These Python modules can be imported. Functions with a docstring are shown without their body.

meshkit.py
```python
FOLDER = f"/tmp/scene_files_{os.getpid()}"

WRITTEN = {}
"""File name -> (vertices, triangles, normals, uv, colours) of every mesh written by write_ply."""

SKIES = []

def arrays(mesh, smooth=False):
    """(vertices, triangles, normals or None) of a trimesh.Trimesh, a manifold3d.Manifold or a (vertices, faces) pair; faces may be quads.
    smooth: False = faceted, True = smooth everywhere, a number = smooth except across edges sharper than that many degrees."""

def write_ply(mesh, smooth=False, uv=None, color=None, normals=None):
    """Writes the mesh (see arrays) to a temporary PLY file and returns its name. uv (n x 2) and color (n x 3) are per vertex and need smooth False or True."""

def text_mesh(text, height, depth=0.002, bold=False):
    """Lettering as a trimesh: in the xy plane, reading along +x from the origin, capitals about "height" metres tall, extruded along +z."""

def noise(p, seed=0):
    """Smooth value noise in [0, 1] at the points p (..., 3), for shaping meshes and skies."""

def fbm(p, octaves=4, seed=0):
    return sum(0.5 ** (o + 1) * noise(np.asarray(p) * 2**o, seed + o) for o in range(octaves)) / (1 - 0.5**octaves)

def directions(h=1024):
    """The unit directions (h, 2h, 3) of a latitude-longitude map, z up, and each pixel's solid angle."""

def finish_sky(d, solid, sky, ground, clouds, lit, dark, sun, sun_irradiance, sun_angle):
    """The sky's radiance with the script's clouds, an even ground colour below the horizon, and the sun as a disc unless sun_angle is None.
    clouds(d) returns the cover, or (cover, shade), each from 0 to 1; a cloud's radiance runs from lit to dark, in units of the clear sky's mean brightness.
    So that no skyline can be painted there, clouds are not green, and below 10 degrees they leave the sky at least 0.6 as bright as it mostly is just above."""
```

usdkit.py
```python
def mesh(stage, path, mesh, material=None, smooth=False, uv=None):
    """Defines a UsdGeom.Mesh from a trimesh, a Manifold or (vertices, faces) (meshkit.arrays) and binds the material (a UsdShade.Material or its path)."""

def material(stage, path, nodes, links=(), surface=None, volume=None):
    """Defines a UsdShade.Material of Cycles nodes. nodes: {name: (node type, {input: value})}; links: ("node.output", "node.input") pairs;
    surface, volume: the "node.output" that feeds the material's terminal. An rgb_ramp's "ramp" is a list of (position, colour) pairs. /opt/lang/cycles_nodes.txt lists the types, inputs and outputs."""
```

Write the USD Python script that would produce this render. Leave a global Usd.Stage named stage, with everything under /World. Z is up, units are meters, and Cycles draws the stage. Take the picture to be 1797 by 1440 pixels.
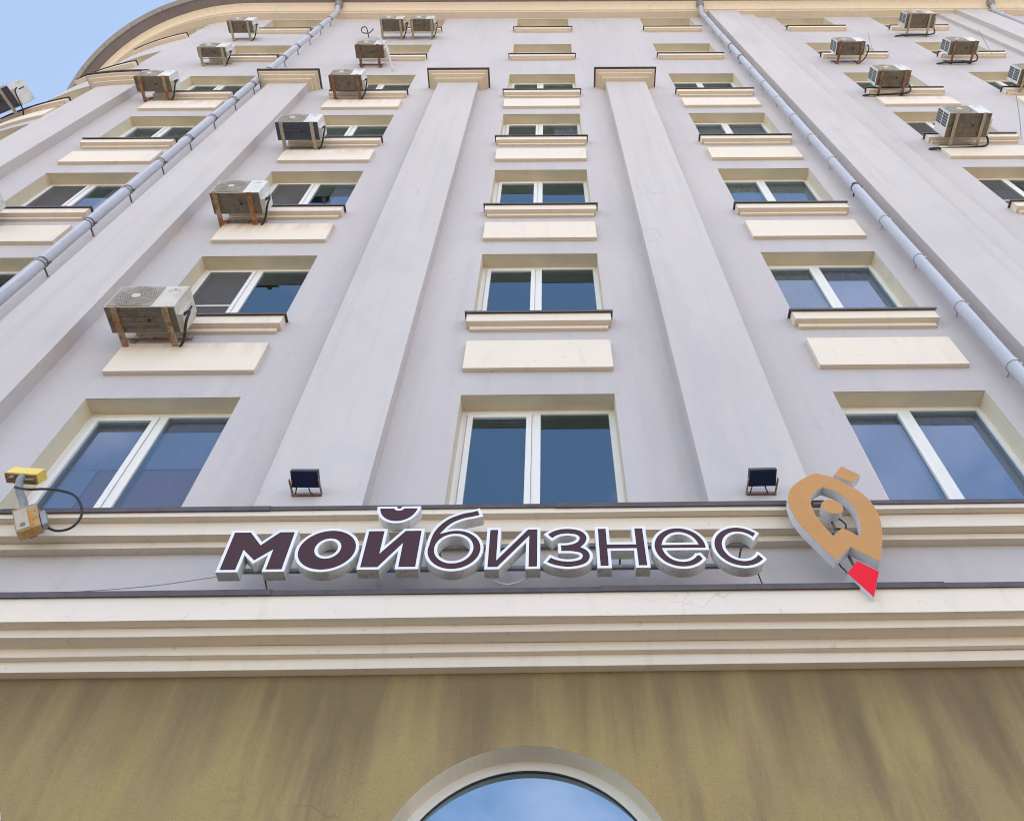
import math, random
import numpy as np
import trimesh
import usdkit, meshkit
from shapely.geometry import Polygon, LineString, Point, box as sbox
from shapely import affinity
from shapely.ops import unary_union
from pxr import Usd, UsdGeom, UsdLux, UsdShade, Gf, Sdf

stage = Usd.Stage.CreateInMemory()
UsdGeom.SetStageUpAxis(stage, UsdGeom.Tokens.z)
UsdGeom.SetStageMetersPerUnit(stage, 1.0)
UsdGeom.Xform.Define(stage, '/World')
UsdGeom.Scope.Define(stage, '/World/Looks')
rng = random.Random(7)
PI = math.pi

# ------------------------------------------------------------------ camera
CAM = np.array([0.0, -4.318, 1.60])
R_ = np.array([0.99991, 0.00204, -0.01334]); U_ = np.array([0.00931, -0.82008, 0.57217]); F_ = np.array([0.00977, 0.57225, 0.82002])
F_ /= np.linalg.norm(F_); R_ -= F_ * (R_ @ F_); R_ /= np.linalg.norm(R_); U_ = np.cross(R_, F_)
EXPOSURE = 0.97
cam = UsdGeom.Camera.Define(stage, '/World/camera')
cam.AddTransformOp().Set(Gf.Matrix4d(*R_, 0, *U_, 0, *(-F_), 0, *CAM, 1))
HA = 36.0
cam.CreateHorizontalApertureAttr(HA)
cam.CreateVerticalApertureAttr(HA * 820 / 1024)
cam.CreateFocalLengthAttr(1442 / 1797 * HA)
cam.CreateHorizontalApertureOffsetAttr((898.5 - 980.6) / 1797 * HA)
cam.CreateVerticalApertureOffsetAttr(0.0)
cam.CreateClippingRangeAttr(Gf.Vec2f(0.05, 5000))
cam.CreateExposureAttr(EXPOSURE)

# ------------------------------------------------------------------ sky and sun (the sun stands behind the building, the facade is in open shade)
SUN_AZ, SUN_EL = math.radians(66), math.radians(50)
sun_dir = np.array([math.sin(SUN_AZ) * math.cos(SUN_EL), math.cos(SUN_AZ) * math.cos(SUN_EL), math.sin(SUN_EL)])
dome = UsdLux.DomeLight.Define(stage, '/World/sky')
CLOUD = (6.6, 5.5, 6.3)
sky_mat = usdkit.material(stage, '/World/Looks/sky_air', {
    'sky': ('sky_texture', {'sky_type': 'single_scattering', 'sun_disc': False, 'sun_elevation': SUN_EL, 'sun_rotation': SUN_AZ, 'air_density': 1.0, 'aerosol_density': 0.7, 'ozone_density': 1.6}),
    'tc': ('texture_coordinate', {}),
    'map': ('mapping', {'scale': (1.0, 1.0, 2.0), 'location': (7.19, 2.93, 2.16)}),
    'n': ('noise_texture', {'scale': 2.0, 'detail': 6.0, 'roughness': 0.55, 'distortion': 0.3}),
    'r': ('rgb_ramp', {'ramp': [(0.0, (0.0,) * 3), (0.50, (0.02,) * 3), (0.64, (0.70,) * 3), (1.0, (0.9,) * 3)]}),
    'bw': ('rgb_to_bw', {}),
    'veil': ('mix_color', {'fac': .15, 'b': (5.6, 6.9, 7.9)}),
    'cl': ('mix_color', {'a': (0, 0, 0), 'b': CLOUD}),
    'bg': ('background_shader', {'strength': 0.145}),
}, [('tc.generated', 'map.vector'), ('map.vector', 'n.vector'), ('n.fac', 'r.fac'), ('r.color', 'bw.color'), ('bw.val', 'cl.fac'), ('sky.color', 'veil.a'), ('veil.result', 'cl.a'), ('cl.result', 'bg.color')], surface='bg.background')
UsdShade.MaterialBindingAPI.Apply(dome.GetPrim()).Bind(sky_mat)
dome.GetPrim().SetCustomDataByKey('kind', 'structure')
sun = UsdLux.DistantLight.Define(stage, '/World/sun')
sun.CreateNormalizeAttr(True); sun.CreateIntensityAttr(1.25); sun.CreateAngleAttr(0.5); sun.CreateColorAttr(Gf.Vec3f(1.0, 0.90, 0.74))
zx = np.cross([0, 0, 1.0], sun_dir); zx /= np.linalg.norm(zx); zy = np.cross(sun_dir, zx)
sun.AddTransformOp().Set(Gf.Matrix4d(*zx, 0, *zy, 0, *sun_dir, 0, 0, 0, 60, 1))

# ------------------------------------------------------------------ materials
L = '/World/Looks/'
MAT = {}

def plain(name, col, rough=0.6, metallic=0.0, spec=0.5, var=0.12, scale=6.0, bump=0.0, bscale=80.0, bev=0.0, coat=0.0):
    nodes = {'g': ('geometry', {}), 'n': ('noise_texture', {'scale': scale, 'detail': 5.0, 'roughness': 0.6}),
             'r': ('rgb_ramp', {'ramp': [(0.25, tuple(c * (1 - var) for c in col)), (0.5, col), (0.75, tuple(min(1, c * (1 + var * .6)) for c in col))]}),
             'p': ('principled_bsdf', {'roughness': rough, 'metallic': metallic, 'specular_ior_level': spec, 'coat_weight': coat})}
    links = [('g.position', 'n.vector'), ('n.fac', 'r.fac'), ('r.color', 'p.base_color')]
    if bump:
        nodes['n2'] = ('noise_texture', {'scale': bscale, 'detail': 3.0}); nodes['b'] = ('bump', {'strength': bump, 'distance': 0.004})
        links += [('g.position', 'n2.vector'), ('n2.fac', 'b.height'), ('b.normal', 'p.normal')]
        if bev:
            nodes['v'] = ('bevel', {'radius': bev, 'samples': 4}); links.append(('v.bevel', 'b.normal'))
    elif bev:
        nodes['v'] = ('bevel', {'radius': bev, 'samples': 4}); links.append(('v.bevel', 'p.normal'))
    MAT[name] = usdkit.material(stage, L + name, nodes, links, surface='p.BSDF')

def layered(name, base, layers, rough=0.85, bump=None, bev=0.0, cracks=None, top_streaks=None):
    """base colour, then (mapping scale, noise scale, ramp (lo, hi), colour, blend) stains mixed on top of it, all in world space"""
    nodes = {'g': ('geometry', {}), 'p': ('principled_bsdf', {'roughness': rough, 'specular_ior_level': 0.25})}
    links = []; prev = None
    for i, (ms, ns, lo, hi, col, amount, detail) in enumerate(layers):
        nodes[f'm{i}'] = ('mapping', {'scale': ms, 'location': (i * 3.7, i * 1.3, i * 5.1)}); nodes[f'n{i}'] = ('noise_texture', {'scale': ns, 'detail': detail, 'roughness': 0.6})
        nodes[f'r{i}'] = ('map_range', {'from_min': lo, 'from_max': hi, 'to_min': 0.0, 'to_max': amount, 'clamp': True})
        nodes[f'c{i}'] = ('mix_color', {'a': base, 'b': col})
        links += [('g.position', f'm{i}.vector'), (f'm{i}.vector', f'n{i}.vector'), (f'n{i}.fac', f'r{i}.value'), (f'r{i}.result', f'c{i}.fac')]
        if prev: links.append((prev, f'c{i}.a'))
        prev = f'c{i}.result'
    if top_streaks:                                                             # dark streaks, densest at height z and fading out below it
        z, length, col, amt = top_streaks
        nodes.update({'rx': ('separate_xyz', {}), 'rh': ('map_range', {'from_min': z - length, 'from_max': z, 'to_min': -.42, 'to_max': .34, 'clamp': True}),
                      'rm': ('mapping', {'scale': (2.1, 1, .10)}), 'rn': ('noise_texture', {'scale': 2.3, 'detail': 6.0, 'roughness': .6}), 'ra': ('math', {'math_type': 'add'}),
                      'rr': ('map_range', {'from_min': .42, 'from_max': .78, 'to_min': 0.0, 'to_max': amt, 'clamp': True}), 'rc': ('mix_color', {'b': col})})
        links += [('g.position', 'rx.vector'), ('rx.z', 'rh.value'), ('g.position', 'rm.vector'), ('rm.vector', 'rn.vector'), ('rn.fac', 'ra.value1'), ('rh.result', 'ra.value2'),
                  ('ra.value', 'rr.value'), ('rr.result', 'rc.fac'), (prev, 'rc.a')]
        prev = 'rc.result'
    if cracks:
        sc, amt, col = cracks
        nodes.update({'kn': ('noise_texture', {'scale': 3.0, 'detail': 4.0}), 'ka': ('vector_math', {'math_type': 'multiply_add', 'vector2': (.35, .35, .35)}),
                      'kv': ('voronoi_texture', {'feature': 'distance_to_edge', 'scale': sc}), 'kr': ('map_range', {'from_min': .0, 'from_max': .006, 'to_min': 1.0, 'to_max': 0.0, 'clamp': True}),
                      'kw': ('noise_texture', {'scale': 1.1, 'detail': 2.0}), 'kq': ('map_range', {'from_min': .55, 'from_max': .70, 'to_min': 0.0, 'to_max': amt, 'clamp': True}),
                      'km': ('math', {'math_type': 'multiply'}), 'kc': ('mix_color', {'b': col})})
        links += [('g.position', 'kn.vector'), ('kn.color', 'ka.vector1'), ('g.position', 'ka.vector3'), ('ka.vector', 'kv.vector'), ('kv.distance', 'kr.value'), ('g.position', 'kw.vector'), ('kw.fac', 'kq.value'),
                  ('kr.result', 'km.value1'), ('kq.result', 'km.value2'), ('km.value', 'kc.fac'), (prev, 'kc.a')]
        prev = 'kc.result'
    links.append((prev, 'p.base_color'))
    if bump:
        sc, st, dist = bump
        nodes['bn'] = ('noise_texture', {'scale': sc, 'detail': 4.0, 'roughness': 0.65}); nodes['b'] = ('bump', {'strength': st, 'distance': dist})
        links += [('g.position', 'bn.vector'), ('bn.fac', 'b.height'), ('b.normal', 'p.normal')]
        if bev:
            nodes['v'] = ('bevel', {'radius': bev, 'samples': 4}); links.append(('v.bevel', 'b.normal'))
    MAT[name] = usdkit.material(stage, L + name, nodes, links, surface='p.BSDF')

layered('wall_plaster', (0.52, 0.476, 0.458), [
    ((1, 1, .35), 0.55, .40, .70, (0.585, 0.538, 0.51), .85, 4.0),
    ((1, 1, .25), 1.3, .52, .78, (0.43, 0.408, 0.41), .6, 5.0),
    ((3.2, 1, .12), 2.2, .52, .78, (0.44, 0.41, 0.38), .45, 5.0),
    ((1, 1, .6), 2.6, .54, .76, (0.47, 0.475, 0.49), .5, 5.0),
    ((1, 1, .8), 1.7, .60, .80, (0.53, 0.475, 0.455), .5, 4.0),
    ((1, 1, 1), 9.0, .60, .80, (0.44, 0.42, 0.41), .4, 6.0),
    ((1, 1, 1), 48.0, .62, .76, (0.40, 0.39, 0.37), .3, 3.0)], bump=(55.0, .32, .007), cracks=(.9, .5, (0.26, 0.25, 0.235)))
layered('pilaster_plaster', (0.55, 0.502, 0.472), [
    ((1, 1, .35), 0.55, .40, .70, (0.60, 0.553, 0.513), .85, 4.0),
    ((1, 1, .25), 1.3, .52, .78, (0.43, 0.408, 0.41), .6, 5.0),
    ((3.2, 1, .12), 2.2, .52, .78, (0.44, 0.41, 0.38), .45, 5.0),
    ((1, 1, .6), 2.6, .54, .76, (0.47, 0.475, 0.49), .5, 5.0),
    ((1, 1, .8), 1.7, .60, .80, (0.53, 0.475, 0.455), .5, 4.0),
    ((1, 1, 1), 9.0, .60, .80, (0.44, 0.42, 0.41), .4, 6.0),
    ((1, 1, 1), 48.0, .62, .76, (0.40, 0.39, 0.37), .3, 3.0)], bump=(55.0, .32, .007), cracks=(.9, .5, (0.26, 0.25, 0.235)))
layered('cream_plaster', (0.79, 0.69, 0.555), [
    ((1, 1, 1), 1.2, .45, .75, (0.74, 0.655, 0.57), .8, 4.0),
    ((2.5, 1, .6), 3.0, .56, .80, (0.56, 0.50, 0.42), .45, 6.0),
    ((1, 1, 1), 14.0, .64, .78, (0.36, 0.31, 0.25), .5, 6.0)], bump=(70.0, .2, .004), bev=.006, cracks=(1.3, .28, (0.30, 0.26, 0.21)))
layered('base_plaster', (0.355, 0.252, 0.118), [
    ((1.2, 1, .26), 1.9, .42, .60, (0.385, 0.283, 0.118), .9, 4.0),
    ((1.7, 1, .20), 2.4, .55, .70, (0.44, 0.325, 0.10), .5, 4.0),
    ((1.5, 1, .24), 2.2, .53, .68, (0.215, 0.150, 0.085), .80, 5.0),
    ((1.0, 1, .5), 5.0, .52, .75, (0.27, 0.195, 0.12), .6, 7.0),
    ((2.4, 1, .9), 62.0, .60, .70, (0.115, 0.085, 0.045), .6, 3.0),
    ((1.0, 1, 4.0), 18.0, .58, .72, (0.22, 0.165, 0.09), .35, 4.0),
    ((2.2, 1, .9), 70.0, .60, .72, (0.48, 0.39, 0.23), .45, 3.0)], rough=.92, bump=(75.0, .9, .009), cracks=(.7, .5, (0.13, 0.10, 0.06)), top_streaks=(4.80, 1.3, (0.165, 0.115, 0.064), .68))
layered('arch_plaster', (0.80, 0.68, 0.50), [
    ((1, 1, 1), 2.5, .45, .75, (0.70, 0.59, 0.45), .7, 4.0), ((1, 1, 1), 20.0, .62, .78, (0.45, 0.38, 0.28), .35, 5.0)], bump=(60.0, .3, .005), bev=.006)
plain('reveal_plaster', (0.72, 0.63, 0.46), .85, var=.10, scale=3, bump=.2, bscale=60)
plain('window_plastic', (0.78, 0.76, 0.70), .35, var=.04, bev=.004)
plain('flashing_metal', (0.075, 0.060, 0.062), .5, var=.35, scale=9, bump=.2, bscale=30)
layered('pipe_paint', (0.51, 0.525, 0.57), [((1, 1, .5), 4.0, .45, .75, (0.44, 0.45, 0.48), .8, 5.0), ((3, 3, .6), 7.0, .62, .80, (0.34, 0.27, 0.22), .55, 5.0)], rough=.45, bump=(14.0, .12, .004))
plain('clamp_metal', (0.17, 0.16, 0.16), .6, var=.3, scale=20)
plain('clamp_rusty', (0.24, 0.15, 0.11), .8, var=.4, scale=30)
plain('clamp_black', (0.015, 0.015, 0.03), .5)
layered('unit_white', (0.70, 0.69, 0.64), [((1.5, 1.5, .5), 5.0, .46, .72, (0.52, 0.48, 0.40), .7, 5.0), ((1, 1, 1), 18.0, .58, .75, (0.36, 0.31, 0.24), .5, 5.0)], rough=.5, bump=(20.0, .05, .002), bev=.005)
layered('unit_cream', (0.62, 0.58, 0.50), [((1.5, 1.5, .5), 5.0, .44, .70, (0.46, 0.41, 0.33), .75, 5.0), ((1, 1, 1), 18.0, .56, .74, (0.32, 0.27, 0.20), .5, 5.0)], rough=.55, bump=(20.0, .05, .002), bev=.005)
plain('unit_bottom', (0.18, 0.15, 0.112), .65, var=.5, scale=14, bump=.3, bscale=40)
plain('unit_bottom_dark', (0.06, 0.07, 0.11), .6, var=.35, scale=18, bump=.3, bscale=40)
plain('unit_grille', (0.30, 0.265, 0.22), .6, var=.2, scale=20)
plain('unit_coil', (0.06, 0.065, 0.075), .5, var=.3, scale=60)
plain('bracket_tan', (0.42, 0.36, 0.28), .7, var=.3, scale=22)
layered('bracket_rust', (0.42, 0.33, 0.24), [((1, 1, 1), 7.0, .41, .57, (0.36, 0.135, 0.04), .9, 5.0), ((1, 1, 1), 22.0, .5, .7, (0.10, 0.055, 0.035), .8, 5.0)], rough=.85)
layered('bracket_red', (0.30, 0.17, 0.125), [((1, 1, 1), 9.0, .40, .60, (0.20, 0.085, 0.05), .9, 5.0), ((1, 1, 1), 22.0, .55, .7, (0.40, 0.27, 0.2), .6, 5.0)], rough=.85)
plain('hose_black', (0.02, 0.02, 0.024), .55)
plain('hose_white', (0.62, 0.60, 0.55), .55)
plain('letter_face', (0.062, 0.027, 0.031), .45, var=.08, spec=.2)
plain('letter_border', (0.80, 0.80, 0.84), .35, var=.03)
layered('letter_side', (0.70, 0.69, 0.65), [((1, 1, 1), 30.0, .5, .7, (0.33, 0.31, 0.27), .7, 5.0), ((1, 1, 1), 8.0, .4, .7, (0.76, 0.75, 0.72), .7, 4.0)], rough=.5)
plain('logo_tan', (0.52, 0.26, 0.085), .5, var=.07, spec=.2)
plain('logo_side', (0.66, 0.66, 0.68), .5, var=.10, scale=25)
plain('logo_red', (0.80, 0.006, 0.022), .5, var=.05, spec=.15)
plain('steel_rod', (0.16, 0.15, 0.14), .5, var=.3)
plain('floodlight_case', (0.03, 0.033, 0.045), .45)
plain('floodlight_glass', (0.012, 0.022, 0.055), .12, var=.1, coat=.5)
plain('yellow_paint', (0.80, 0.60, 0.10), .45, var=.12, scale=12)
plain('lamp_underside', (0.34, 0.19, 0.04), .6, var=.3, scale=30)
plain('galvanised', (0.26, 0.27, 0.28), .5, var=.3, scale=20)
layered('rusty_box', (0.36, 0.32, 0.22), [((1, 1, 1), 7.0, .42, .60, (0.50, 0.21, 0.03), .95, 5.0), ((1, 1, 1), 24.0, .56, .72, (0.14, 0.06, 0.025), .9, 5.0)], rough=.8)
plain('box_front', (0.42, 0.38, 0.27), .6, var=.2, scale=20)
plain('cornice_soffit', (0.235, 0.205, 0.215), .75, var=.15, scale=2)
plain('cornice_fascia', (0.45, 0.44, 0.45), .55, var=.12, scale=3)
plain('room_paint', (0.06, 0.06, 0.065), .9, var=.05)
plain('added_pink_cloth', (0.84, 0.42, 0.44), .9, var=.1, scale=2)  # added cloth that gives one window its pink lower part
plain('added_net', (0.80, 0.72, 0.92), .9, var=.10, scale=1.5)  # added lilac cloth, standing in for bright cloud reflected in the panes
plain('added_pale_net', (0.86, 0.76, 0.78), .9, var=.10, scale=1.5)  # added pale cloth, imitates cloud reflection in the right-hand panes
plain('blind_fabric', (0.55, 0.52, 0.50), .9, var=.06)
plain('roof_sheet', (0.2, 0.19, 0.18), .8)
plain('paving', (0.42, 0.36, 0.28), .9, var=.15, scale=1.5, bump=.3, bscale=20)
plain('asphalt', (0.085, 0.083, 0.08), .9, var=.2, scale=2, bump=.4, bscale=60)
plain('kerb_stone', (0.38, 0.37, 0.35), .85, var=.15)
def stained(name, ztop, col):
    MAT[name] = usdkit.material(stage, L + name, {
        'g': ('geometry', {}), 'x': ('separate_xyz', {}), 'h': ('map_range', {'from_min': ztop - .34, 'from_max': ztop - .02, 'to_min': 0.0, 'to_max': 1.0, 'clamp': True}),
        'm': ('mapping', {'scale': (2.2, 1, .5)}), 'n': ('noise_texture', {'scale': 3.2, 'detail': 5.0}), 'nr': ('map_range', {'from_min': .40, 'from_max': .66, 'to_min': 0.0, 'to_max': .5, 'clamp': True}),
        'f': ('math', {'math_type': 'multiply'}), 'c': ('mix_color', {'a': (0.78, 0.685, 0.56), 'b': col}), 'p': ('principled_bsdf', {'roughness': .85})},
        [('g.position', 'x.vector'), ('x.z', 'h.value'), ('g.position', 'm.vector'), ('m.vector', 'n.vector'), ('n.fac', 'nr.value'), ('h.result', 'f.value1'), ('nr.result', 'f.value2'), ('f.value', 'c.fac'), ('c.result', 'p.base_color')], surface='p.BSDF')
# window glass: clear, with the sky mirrored in it (double glazing: a little stronger than one sheet)
for gname, gior in (('window_glass', 2.9), ('mirror_glass', 6.5)):
  MAT[gname] = usdkit.material(stage, L + gname, {
    'g': ('geometry', {}), 'n': ('noise_texture', {'scale': 1.4, 'detail': 1.0}), 'b': ('bump', {'strength': .06, 'distance': .01}),
    'f': ('fresnel', {'IOR': gior}), 't': ('transparent_bsdf', {'color': (0.76, 0.79, 0.80)}), 's': ('glossy_bsdf', {'color': (0.56, 0.80, 1.0), 'roughness': 0.0}), 'm': ('mix_closure', {})},
    [('g.position', 'n.vector'), ('n.fac', 'b.height'), ('b.normal', 's.normal'), ('f.fac', 'm.fac'), ('t.BSDF', 'm.closure1'), ('s.BSDF', 'm.closure2')], surface='m.closure')
MAT['insect_mesh'] = usdkit.material(stage, L + 'insect_mesh', {
    'd': ('diffuse_bsdf', {'color': (0.085, 0.075, 0.065)}), 't': ('transparent_bsdf', {'color': (1, 1, 1)}), 'm': ('mix_closure', {'fac': 0.72})},
    [('t.BSDF', 'm.closure1'), ('d.BSDF', 'm.closure2')], surface='m.closure')

# ------------------------------------------------------------------ scene helpers
USED = {}
def numbered(parent, name):
    k = (str(parent), name); n = USED.get(k, 0); USED[k] = n + 1
    return name if n == 0 else f'{name}_{n:03d}'

def tag(prim, label=None, cat=None, group=None, kind=None):
    for k, v in (('label', label), ('category', cat), ('group', group), ('kind', kind)):
        if v: prim.SetCustomDataByKey(k, v)
    return prim

def thing(name, label, cat, loc=(0, 0, 0), group=None, rot=None):
    x = UsdGeom.Xform.Define(stage, '/World/' + numbered('/World', name))
    x.AddTranslateOp().Set(Gf.Vec3d(*map(float, loc)))
    if rot: x.AddRotateXYZOp().Set(Gf.Vec3f(*map(float, rot)))
    return tag(x.GetPrim(), label, cat, group)

class MB:
    """collects quads and triangles into one mesh"""
    def __init__(self): self.v, self.f = [], []; self.n = 0
    def add(self, v, f):
        v = np.asarray(v, float); f = np.asarray(f, int)
        if f.shape[1] == 4: f = np.vstack([f[:, [0, 1, 2]], f[:, [0, 2, 3]]])
        self.v.append(v); self.f.append(f + self.n); self.n += len(v); return self
    def tm(self, m, T=None):
        v = np.array(m.vertices)
        if T is not None: v = v @ np.asarray(T)[:3, :3].T + np.asarray(T)[:3, 3]
        return self.add(v, m.faces)
    def box(self, x0, x1, y0, y1, z0, z1, T=None):
        v = np.array([[x, y, z] for z in (z0, z1) for y in (y0, y1) for x in (x0, x1)], float)
        if T is not None: v = v @ np.asarray(T)[:3, :3].T + np.asarray(T)[:3, 3]
        return self.add(v, [[0, 2, 3, 1], [4, 5, 7, 6], [0, 1, 5, 4], [2, 6, 7, 3], [0, 4, 6, 2], [1, 3, 7, 5]])
    def tube(self, pts, r, seg=10):
        pts = np.asarray(pts, float); rings = []
        t = np.gradient(pts, axis=0); t /= np.linalg.norm(t, axis=1, keepdims=True)
        a = np.array([0.0, 0, 1]) if abs(t[0][2]) < .9 else np.array([1.0, 0, 0])
        for i, p in enumerate(pts):
            n1 = np.cross(t[i], a); n1 /= np.linalg.norm(n1); n2 = np.cross(t[i], n1); a = np.cross(n1, t[i])
            th = np.linspace(0, 2 * PI, seg, endpoint=False); rr = r[i] if np.ndim(r) else r
            rings.append(p + rr * (np.cos(th)[:, None] * n1 + np.sin(th)[:, None] * n2))
        v = np.vstack(rings + [pts[:1], pts[-1:]]); f = []
        N = len(pts)
        for i in range(N - 1):
            for j in range(seg):
                k = (j + 1) % seg; f += [[i * seg + j, i * seg + k, (i + 1) * seg + k], [i * seg + j, (i + 1) * seg + k, (i + 1) * seg + j]]
        for j in range(seg):
            k = (j + 1) % seg; f += [[N * seg, k, j], [N * seg + 1, (N - 1) * seg + j, (N - 1) * seg + k]]
        return self.add(v, f)
    def data(self): return np.vstack(self.v), np.vstack(self.f)
    def build(self, name, mat, parent=None, smooth=False, label=None):
        return obj(name, self.data(), mat, parent, smooth, label)

def obj(name, mesh, mat, parent=None, smooth=False, label=None):
    p = '/World' if parent is None else str(parent.GetPath())
    m = usdkit.mesh(stage, p + '/' + numbered(p, name), mesh, MAT[mat], smooth=smooth)
    return tag(m.GetPrim(), label)

def smooth_path(pts, n=8):
    pts = [np.asarray(p, float) for p in pts]; P = [2 * pts[0] - pts[1]] + pts + [2 * pts[-1] - pts[-2]]; out = []
    for i in range(1, len(P) - 2):
        for t in np.linspace(0, 1, n, endpoint=False):
            out.append(.5 * (2 * P[i] + (P[i + 1] - P[i - 1]) * t + (2 * P[i - 1] - 5 * P[i] + 4 * P[i + 1] - P[i + 2]) * t * t + (3 * P[i] - P[i - 1] - 3 * P[i + 1] + P[i + 2]) * t ** 3))
    return np.array(out + [pts[-1]])

def rot_axis(axis, deg, at=(0, 0, 0)):
    return trimesh.transformations.rotation_matrix(math.radians(deg), axis, at)

# ------------------------------------------------------------------ the facade's own coordinates: s along it, d outward, z up; straight, then round the corner on the left
XT, RAD = -8.45, 7.7
def fmap(P):
    P = np.atleast_2d(np.asarray(P, float)); s, d, z = P[:, 0], P[:, 1], P[:, 2]
    ph = np.clip((XT - s) / RAD, 0, PI / 2); r = RAD + d; rest = np.maximum(0, (XT - s) - RAD * PI / 2)
    x = np.where(s >= XT, s, XT - r * np.sin(ph)); y = np.where(s >= XT, -d, RAD - r * np.cos(ph)) + rest
    return np.stack([x, y, z], 1)

class FB(MB):
    """a mesh in facade coordinates"""
    def cuts(self, s0, s1, step):
        if step is None: step = .2 if s0 < XT else 1e9
        return np.linspace(s0, s1, max(2, int(math.ceil((s1 - s0) / step)) + 1))
    def band(self, s0, s1, profile, step=None, wob=0.0, seed=0, closed=True):
        """sweeps the closed (d, z) profile from s0 to s1; wob = uneven hand-run edges"""
        ss = self.cuts(s0, s1, step); n = len(profile); v = []
        pr = np.asarray(profile, float)
        for s in ss:
            q = pr.copy()
            if wob:
                for k in range(n):
                    q[k, 1] += wob * (meshkit.noise(np.array([s * .9 + k * 7.3, seed * 3.1, .5]), seed) - .5) * 2 + .4 * wob * (meshkit.noise(np.array([s * 4.1 + k * 5.3, seed * 3.1, .5]), seed + 9) - .5) * 2
                    q[k, 0] += .7 * wob * (meshkit.noise(np.array([s * 1.3 + k * 3.3, seed * 2.1, 4.5]), seed + 5) - .5) * 2
            v += [[s, a, b] for a, b in q]
        f = []
        for i in range(len(ss) - 1):
            for k in range(n):
                j = (k + 1) % n; f.append([i * n + k, (i + 1) * n + k, (i + 1) * n + j, i * n + j])
        f = np.array(f); tri = [f[:, [0, 1, 2]], f[:, [0, 2, 3]]]
        ec = trimesh.creation.triangulate_polygon(Polygon(pr), engine='earcut')
        cap = np.asarray(ec[1])
        order = []
        for p in ec[0]: order.append(int(np.argmin(((pr - p) ** 2).sum(1))))
        cap = np.array(order)[cap]
        tri += [cap, cap[:, ::-1] + (len(ss) - 1) * n]
        return self.add(np.array(v), np.vstack(tri))
    def bx(self, s0, s1, d0, d1, z0, z1, step=None, wob=0.0, seed=0):
        return self.band(s0, s1, [(d0, z0), (d1, z0), (d1, z1), (d0, z1)], step, wob, seed)
    def data(self):
        v, f = MB.data(self); w = fmap(v)
        m = trimesh.Trimesh(w, f, process=False)
        return w, np.array(m.faces)

# ------------------------------------------------------------------ ground
g = MB().add([[-600, -600, 0], [600, -600, 0], [600, 600, 0], [-600, 600, 0]], [[0, 1, 2, 3]]).build('ground', 'paving'); tag(g, kind='structure')
pv = MB().box(-300, 300, -7.0, 0.6, -.5, .14).build('pavement', 'paving'); tag(pv, kind='structure')
kb = MB().box(-300, 300, -7.16, -7.0, -.5, .15).build('kerb', 'kerb_stone'); tag(kb, kind='structure')
rd = MB().add([[-300, -20, .004], [300, -20, .004], [300, -7.16, .004], [-300, -7.16, .004]], [[0, 1, 2, 3]]).build('road', 'asphalt'); tag(rd, kind='structure')

# ------------------------------------------------------------------ the building
B = thing('office_building', 'lavender plastered building with cream window trim and rounded left corner', 'building')
ZL = [None, 8.055, 11.244, 14.433, 17.622, 20.801, 24.013, 27.529]          # lintels
Z0 = [None, 6.10, 9.505, 12.69, 15.885, 19.06, 22.40, 25.745]                # sills
SP, X0, WW = 3.5206, -0.121, 1.45
COLS = {c: X0 + SP * c for c in (-2, -1, 0, 1)}
COLS.update({-3: -10.5, -4: -14.0, 2: 7.295, 3: 10.085})
S0, S1 = -30.0, 20.0
ZTOP, ZLOW = 28.0, 5.1

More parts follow.
